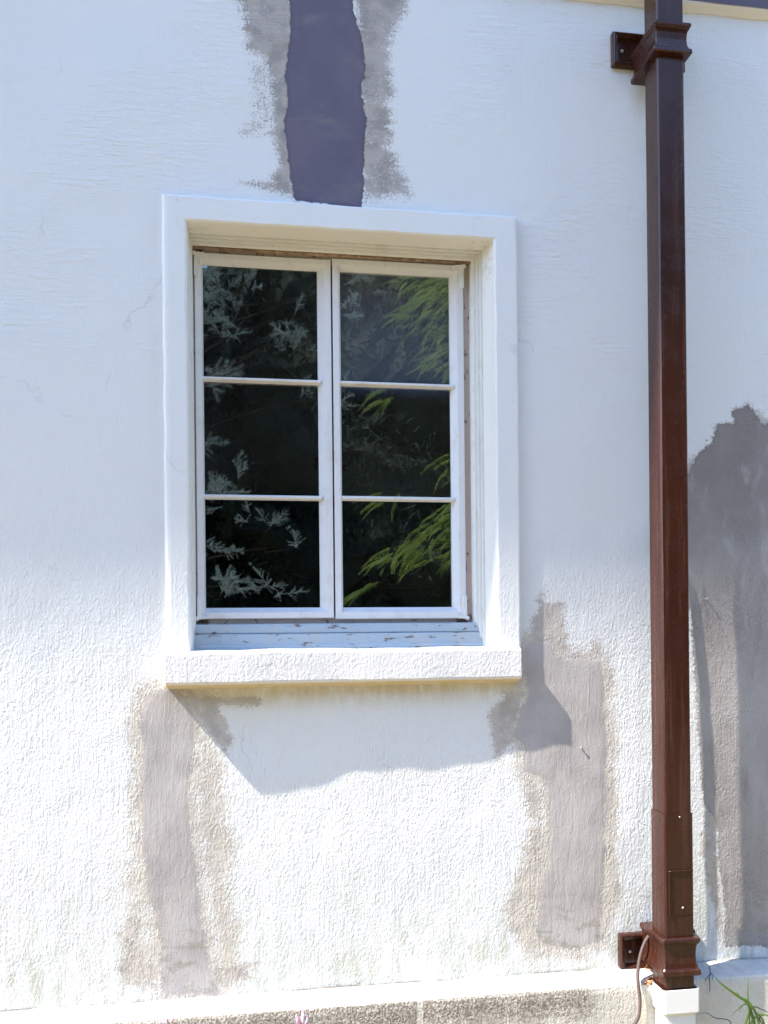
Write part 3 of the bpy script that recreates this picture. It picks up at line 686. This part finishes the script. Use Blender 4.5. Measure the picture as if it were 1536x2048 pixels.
# ------------------------------------------------------------------ dry leaves, twig
M_leaf = plain('dry_leaf', (.42, .20, .09), .7, .2, .35, 60)
def leaf(c, L, Wd, rx, ry, rz, label):
    b = MB(); n = 8; R = Matrix.Rotation(rz, 3, 'Z') @ Matrix.Rotation(ry, 3, 'Y') @ Matrix.Rotation(rx, 3, 'X'); vs = []; rr = random.Random(int(L*1e4))
    for i in range(n+1):
        t = i/n; w = Wd*math.sin(math.pi*min(1, t*.95+.03))**.8*(1+.35*rr.uniform(-1, 1))
        for s in (-1, -.5, 0, .5, 1): vs.append(R @ Vector((L*(t-.5), s*w*.5, .006*abs(s)**1.5+.005*math.sin(t*6+s*2)))+Vector(c))
    fs = [(i*5+j, i*5+j+1, i*5+j+6, i*5+j+5) for i in range(n) for j in range(4)]
    b.add(vs, fs); o = b.build('dry_leaf', M_leaf, smooth=True); sm = o.modifiers.new('thickness', 'SOLIDIFY'); sm.thickness = .0006
    tag(o, label, 'leaf')
leaf(P(1296, 1936, -.075), .030, .020, .9, .3, .4, 'curled orange dry leaf caught under the lower downspout bracket')
leaf(P(1297, 1962, -.085), .032, .018, 1.2, -.7, .2, 'pale dry leaf lying on the ledge beside the drain socket')
leaf(P(1288, 1970, -.088), .020, .012, .7, .5, .8, 'smallest dry leaf scrap on the ledge left of the drain socket')
b = MB(); b.tube(cr([P(1418, 1932, -.03), P(1421, 1945, -.07), P(1419, 1957, -.100), P(1420, 1975, -.101), P(1419, 1983, -.101)]), .0011, 6)
b.tube(cr([P(1421, 1947, -.075), P(1413, 1956, -.101), P(1410, 1962, -.102)]), .0008, 5); b.tube(cr([P(1420, 1945, -.07), P(1426, 1951, -.09), P(1424, 1960, -.101)]), .0008, 5)
o = b.build('twig', plain('dark_twig', (.07, .055, .04), .9)); tag(o, 'thin dark twig hanging over the ledge right of the downspout', 'twig')

# ------------------------------------------------------------------ plants in the bed
def blade(b, pts, w, curl=.3):
    c = cr(pts, 8); n = len(c); vs = []; side = None
    for i, p in enumerate(c):
        t = (c[min(i+1, n-1)]-c[max(i-1, 0)]).normalized(); s_ = t.cross(Vector((0, 1, 0.15))).normalized(); nn = s_.cross(t)
        ww = w*min(1, 3.0*(1-i/(n-1)))**.8*(.6+.4*min(1, i/(n*.25)))
        vs += [p-s_*ww*.5+nn*ww*curl, p, p+s_*ww*.5+nn*ww*curl]
    fs = []
    for i in range(n-1):
        for j in (0, 1): fs.append((i*3+j, i*3+j+1, (i+1)*3+j+1, (i+1)*3+j))
    b.add(vs, fs)
T = NT('green_blade'); tip = T.ramp(T.noise(35, 3), .5, .75); c = T.mix(tip, (.10, .20, .03), (.17, .27, .05)); M_blade = T.fin(c, .4, .4)
T.b.inputs['Subsurface Weight'].default_value = 0
M_blade2 = plain('dark_blade', (.035, .06, .022), .5, .3, .2)
py_ = -.24; base = P(1500, 2330, py_); base.z = max(.0, min(base.z, .1)); base.z = 0
gp_ = empty('grass_plant', tuple(base)); tag(gp_, 'green strap leaved plant growing at the foot of the wall beside the downspout', 'plant')
for pts, w, mt in (
    ([base, P(1530, 2180, py_), P(1519, 2050, py_), P(1500, 2008, py_), P(1480, 1995, py_), P(1443, 1968, py_), P(1430, 1953, py_)], .0075, M_blade),
    ([base, P(1525, 2180, py_+.02), P(1508, 2050, py_+.02), P(1497, 2005, py_), P(1497, 1955, py_)], .0062, M_blade),
    ([base, P(1540, 2180, py_+.02), P(1532, 2060, py_+.02), P(1510, 2022, py_), P(1484, 1998, py_), P(1472, 1982, py_)], .0052, M_blade),
    ([base, P(1480, 2180, py_-.02), P(1488, 2070, py_), P(1500, 2019, py_), P(1490, 2009, py_-.02), P(1477, 2024, py_-.03)], .0075, M_blade),
    ([base, P(1490, 2180, py_-.02), P(1500, 2060, py_), P(1512, 2035, py_), P(1530, 2030, py_-.02), P(1556, 2046, py_-.03)], .007, M_blade),
    ([base, P(1470, 2200, py_), P(1450, 2100, py_), P(1462, 2046, py_), P(1430, 2036, py_), P(1412, 2026, py_), P(1385, 2030, py_)], .0028, M_blade2),
    ([base, P(1500, 2200, py_), P(1500, 2100, py_), P(1502, 2020, py_), P(1530, 2022, py_), P(1570, 2044, py_)], .0034, M_blade2),
    ([base, P(1510, 2200, py_), P(1512, 2060, py_), P(1495, 2010, py_), P(1475, 2020, py_), P(1460, 2036, py_)], .003, M_blade2),
    ([base, P(1600, 2200, py_), P(1570, 2100, py_), P(1520, 2040, py_), P(1545, 2030, py_), P(1600, 2034, py_)], .0032, M_blade2)):
    b = MB(); blade(b, pts, w); b.build('leaf', mt, gp_, smooth=True)
T = NT('pale_petal'); c = T.mix(T.ramp(T.noise(90, 3), .45, .6), (.80, .74, .78), (.55, .22, .38)); M_petal = T.fin(c, .5, .3)
M_stem = plain('flower_stem', (.16, .15, .05), .6)
def flower(px, py, h, spec, label):
    fy = -.32; top = P(px, py, fy); bs = Vector((top.x+.01, fy, 0)); e = empty('flower', tuple(bs)); tag(e, label, 'flower', 'pale flowers in the bed below the wall')
    b = MB(); b.tube(cr([bs, (bs+top)/2+Vector((.01, 0, 0)), top+Vector((0, 0, -h))]), [.0022]*17, 6); b.build('stem', M_stem, e, smooth=True)
    for (dx, dz, L, w, a) in spec:
        b = MB(); c = top+Vector((dx, 0, dz-h)); n = 7; vs = []
        for i in range(n+1):
            t = i/n; ww = w*math.sin(math.pi*(t*.93+.05))**.9; ax = Vector((math.sin(a), 0, math.cos(a))); sx_ = Vector((math.cos(a), 0, -math.sin(a)))
            for s in (-1, 0, 1): vs.append(c+ax*L*t+sx_*s*ww*.5+Vector((0, -.005*math.sin(t*3)+.004*abs(s)*math.sin(t*3), 0)))
        b.add(vs, [(i*3+j, i*3+j+1, i*3+j+4, i*3+j+3) for i in range(n) for j in (0, 1)]); o = b.build('petal', M_petal, e, smooth=True)
        sm = o.modifiers.new('thickness', 'SOLIDIFY'); sm.thickness = .0007
flower(606, 2018, .04, [(0, 0, .040, .012, .02), (-.004, -.004, .034, .011, -.45), (.004, -.006, .030, .010, .25), (-.006, -.010, .022, .009, -.9)], 'tall pointed pale pink flower below the middle of the window')
flower(333, 2034, .018, [(-.010, 0, .014, .006, -.8), (0, 0, .016, .007, .1), (.008, .002, .016, .006, .6), (-.004, -.004, .012, .006, -1.3), (.003, -.004, .012, .005, 1.2)], 'low ragged pink flower below the left corner of the window')
flower(92, 2046, .006, [(0, 0, .006, .003, .2), (-.002, 0, .005, .003, -.6)], 'tiny yellowish flower bud at the foot of the wall far left')

# ------------------------------------------------------------------ garden trees facing the wall (mirrored in the panes)
def quads_obj(name, Q, mat, parent):
    n = len(Q); me = bpy.data.meshes.new(name); me.vertices.add(n*4); me.vertices.foreach_set('co', Q.reshape(-1).astype(np.float32))
    me.loops.add(n*4); me.loops.foreach_set('vertex_index', np.arange(n*4, dtype=np.int32)); me.polygons.add(n)
    me.polygons.foreach_set('loop_start', np.arange(0, n*4, 4, dtype=np.int32)); me.polygons.foreach_set('loop_total', np.full(n, 4, np.int32)); me.update()
    me.materials.append(mat); o = bpy.data.objects.new(name, me); COL.objects.link(o)
    if parent is not None: reparent(o, parent)
    return o
def needle(p, d, L, w, rng):
    s = np.cross(d, rng.normal(size=d.shape)); s /= np.linalg.norm(s, axis=1, keepdims=True)+1e-9; s *= w/2
    return np.stack([p-s, p+s, p+d*L+s*.4, p+d*L-s*.4], 1)
def spruce_spray(rng, L=.55, step=.009):
    """stiff branch along +x in the xy plane with bottlebrush twigs"""
    out = []
    twigs = [((0, 0, 0), (1, 0, 0), L)]
    x = .10
    while x < L*.93:
        for s in (-1, 1):
            a = math.radians(rng.uniform(35, 60)); l = (L-x)*.42*rng.uniform(.7, 1.1)+.04; ph = rng.uniform(0, 2*math.pi)
            twigs.append(((x, 0, 0), (math.cos(a), math.sin(a)*math.cos(ph), math.sin(a)*math.sin(ph)), l))
        x += rng.uniform(.045, .07)
    for o_, d, l in twigs:
        d = np.array(d, float); d /= np.linalg.norm(d); n = int(l/step)
        t = np.repeat(np.linspace(.02, 1, n)*l, 7); p = np.array(o_)[None]+d[None]*t[:, None]
        r = rng.normal(size=(len(t), 3)); r -= (r@d)[:, None]*d; r /= np.linalg.norm(r, axis=1, keepdims=True)
        nd = r*.8+d*.65; nd /= np.linalg.norm(nd, axis=1, keepdims=True)
        out.append(needle(p, nd, .024, .0026, rng))
    return np.concatenate(out)
def frond(rng, L=.7, droop=.45):
    """soft feathery arching spray along +x drooping to -z"""
    out = []
    def axis(t, L_): return np.stack([L_*t, 0*t, -droop*L_*t*t], 1)
    for x in np.arange(.06, 1.0, .035):
        for s in (-1, 1):
            p0 = axis(np.array([x]), L)[0]; l = .26*L*(1-x*.75)*rng.uniform(.7, 1.15); a = math.radians(rng.uniform(28, 45))
            d = np.array([math.cos(a), s*math.sin(a), -.35-x*droop]); d /= np.linalg.norm(d); n = max(4, int(l/.007))
            t = np.linspace(0, 1, n)*l; p = p0[None]+d[None]*t[:, None]; p[:, 2] -= .5*(t**2)/max(l, .05)*.5
            for ss in (-1, 1):
                q = np.cross(d, [0, 0, 1.]); q /= np.linalg.norm(q); nd = np.tile(d*.75+ss*q*.6, (n, 1))+rng.normal(size=(n, 3))*.12; nd[:, 2] -= .25
                nd /= np.linalg.norm(nd, axis=1, keepdims=True); out.append(needle(p, nd, .022, .0034, rng))
    return np.concatenate(out)
def rotm(yaw, pitch, roll): return np.array(Matrix.Rotation(yaw, 3, 'Z') @ Matrix.Rotation(pitch, 3, 'Y') @ Matrix.Rotation(roll, 3, 'X'))
def place(T_, pos, yaw, pitch, roll, s=1.0): return (T_.reshape(-1, 3)*s) @ rotm(yaw, pitch, roll).T.reshape(3, 3)+np.array(pos)
def mirror_pt(px, py, dist):
    """garden point that the pane shows at a survey pixel, dist metres in front of the glass"""
    q = P(px, py, GY+dist); return Vector((q.x, 2*GY-q.y, q.z))
def foliage(name, a, b_, c_):
    T = NT(name); v = T.noise(2.2, 4, .6); w = T.noise(14, 3)
    c = T.mix(T.ramp(v, .35, .65), a, b_); c = T.mix(T.math('MULTIPLY', T.ramp(w, .5, .7), .6), c, c_)
    T.b.inputs['Transmission Weight'].default_value = 0
    return T.fin(c, .5, .3)
M_spruce = foliage('blue_spruce_needles', (.20, .29, .29), (.28, .37, .36), (.42, .50, .48))
M_hem = foliage('hemlock_needles', (.10, .20, .03), (.19, .29, .045), (.34, .36, .06))
M_dark = foliage('dark_evergreen', (.026, .036, .030), (.040, .052, .040), (.06, .07, .055))
_b = M_dark.node_tree.nodes['Principled BSDF']; _b.inputs['Roughness'].default_value = .95; _b.inputs['Specular IOR Level'].default_value = .02
M_bark = plain('bark', (.03, .024, .02), .9, .1, .3, 20, .01)
SPR = [spruce_spray(RNG) for _ in range(4)]; FRO = [frond(RNG) for _ in range(4)]
def tree(name, label, base, H, sprays, crown_mat, lean=0):
    e = empty(name, base); tag(e, label, 'tree')
    b = MB(); bx_, by_, _ = base
    b.tube(cr([(bx_, by_, -.1), (bx_+.05, by_, H*.3), (bx_-.03, by_+.04, H*.65), (bx_, by_, H)]), [.16*(1-.93*i/24)+.005 for i in range(25)], 10)
    # limbs reach out to the sprays
    for (p, d) in sprays['limbs']:
        zt2 = min(H-.3, max(.4, p[2]-.12*d)); b.tube(cr([(bx_, by_, zt2), ((bx_+p[0])/2, (by_+p[1])/2, (zt2+p[2])/2+.05), tuple(p)], 4), [.010*(1-.85*i/8) for i in range(9)], 5)
    b.build('trunk', M_bark, e, smooth=True)
    quads_obj('crown', np.concatenate(sprays['q']).reshape(-1, 4, 3), crown_mat, e)
def gather(specs, T_list, base, H, fill, fr, fs, up, yoff):
    q = []; limbs = []
    for (px, py, dist, yaw, pitch, s) in specs:
        p = mirror_pt(px, py, dist); k = RNG.integers(4)
        q.append(place(T_list[k], p, yaw, pitch, RNG.uniform(-.5, .5), s)); 
        if RNG.random() < .3: limbs.append(((p.x, p.y, p.z), 1.0))
    for i in range(fill):
        z = .4+(H-.6)*RNG.random()**1.0; rmax = fr*(1-(z/H)**1.3)+.15; a = RNG.uniform(0, 2*math.pi); r = rmax*RNG.uniform(.35, .9)
        p = (base[0]+r*math.cos(a), base[1]+r*math.sin(a), z)
        q.append(place(T_list[RNG.integers(4)], p, a+RNG.uniform(-.4, .4), up+RNG.uniform(-.25, .25), RNG.uniform(-.6, .6), fs*RNG.uniform(.8, 1.3)))
        if i % 6 == 0: limbs.append((p, 1.0))
    return {'q': q, 'limbs': limbs}
D1 = 5.2
sp = []
for (px, py, n, sx_, sy_) in ((440,600,5,30,35),(470,650,5,35,25),(430,560,2,25,20),(600,690,6,30,16),(590,650,2,18,20),(700,600,4,25,40),(720,560,3,30,20),(480,950,2,20,15),(440,975,2,15,10),(620,790,1,25,12),(690,800,2,12,25),(520,1045,4,30,20),(440,1010,2,20,15),(540,1170,4,28,12),(460,1180,3,25,12),(600,1090,1,20,10),(510,560,2,20,20)):
    for _ in range(int(n*1.5)):
        sp.append((px+RNG.uniform(-sx_, sx_)*1.1, py+RNG.uniform(-sy_, sy_)*1.1, D1+RNG.uniform(-.8, .6), RNG.uniform(-.6, 3.7), RNG.uniform(-1.2, .3), RNG.uniform(.28, .48)))
sb = (mirror_pt(300, 900, 6.6).x, -6.6, 0)
tree('blue_spruce', 'tall blue spruce mirrored in the left window panes', sb, 7.5, gather(sp, SPR, sb, 7.5, 70, 1.3, 1.0, -.05, 0), M_spruce)
D2 = 4.2
hp = []
for (px, py, n, sx_, sy_) in ((900,565,9,40,14),(860,600,7,40,20),(850,650,9,45,22),(905,640,6,30,40),(890,720,10,35,22),(925,1030,9,40,14),(900,1060,9,50,20),(860,1100,10,50,18),(800,1120,6,40,16),(930,1110,6,30,22),(905,930,3,25,25),(760,1000,2,20,12),(720,1190,3,25,8),(770,800,2,20,15),(800,570,2,25,12)):
    for _ in range(int(n*3)):
        hp.append((px+RNG.uniform(-sx_, sx_)*1.3+15, py+RNG.uniform(-sy_, sy_)*1.2-10, D2+RNG.uniform(-.5, .9), math.pi+RNG.uniform(-1.0, 1.0), RNG.uniform(-.15, .5), RNG.uniform(.2, .42)))
hb = (mirror_pt(1120, 900, 4.6).x, -4.5, 0)
tree('hemlock_tree', 'feathery green hemlock mirrored in the right window panes', hb, 6.5, gather(hp, FRO, hb, 6.5, 40, .9, 1.0, .3, 0), M_hem)
# dense dark evergreens closing the garden
def woodland():
    b = MB(); n, mrows = 90, 26; vs = []
    for j in range(mrows):
        for i in range(n):
            u = i/(n-1); x = -22+44*u; t = j/(mrows-1); top = 10.5+1.6*math.sin(x*.9)+1.1*math.sin(x*2.3+1)
            z = -.1+top*t; y = -11.5-1.2*math.cos(x*1.1)-abs(x)*.10 + 1.2*math.sin(t*math.pi)*.8+.5*math.sin(x*3.1+z*2.3)+.35*math.sin(z*4.1+x*1.7)-2.2*t*t
            vs.append((x, y, z))
    for i in range(n):
        x = -22+44*i/(n-1); vs.append((x, -16, 9.5))
    for i in range(n):
        x = -22+44*i/(n-1); vs.append((x, -16, -.1))
    fs = [(j*n+i, j*n+i+1, (j+1)*n+i+1, (j+1)*n+i) for j in range(mrows+1) for i in range(n-1)]
    b.add(vs, fs)
    me = b
    V = np.array(vs[:n*mrows]).reshape(mrows, n, 3); k = 110000; jj = RNG.uniform(0, mrows-1.01, k); ii = RNG.uniform(0, n-1.01, k)
    p = V[jj.astype(int), ii.astype(int)]*(1-(ii % 1))[:, None]+V[jj.astype(int), ii.astype(int)+1]*(ii % 1)[:, None]; p[:, 2] += (jj % 1)*.42; p[:, 1] += RNG.uniform(-.1, .5, k)
    d = RNG.normal(size=(k, 3)); d[:, 2] -= .5; d[:, 1] += .6; d /= np.linalg.norm(d, axis=1, keepdims=True)
    Q = needle(p, d, .20, .035, RNG).reshape(-1, 3); n0 = len(b.v)
    b.v += [tuple(v) for v in Q.tolist()]; b.f += [(n0+4*i, n0+4*i+1, n0+4*i+2, n0+4*i+3) for i in range(k)]
    o = b.build('woodland', M_dark); tag(o, kind='stuff'); o['label'] = 'dark mass of evergreens mirrored behind the nearer trees'; o['category'] = 'woodland'
woodland()
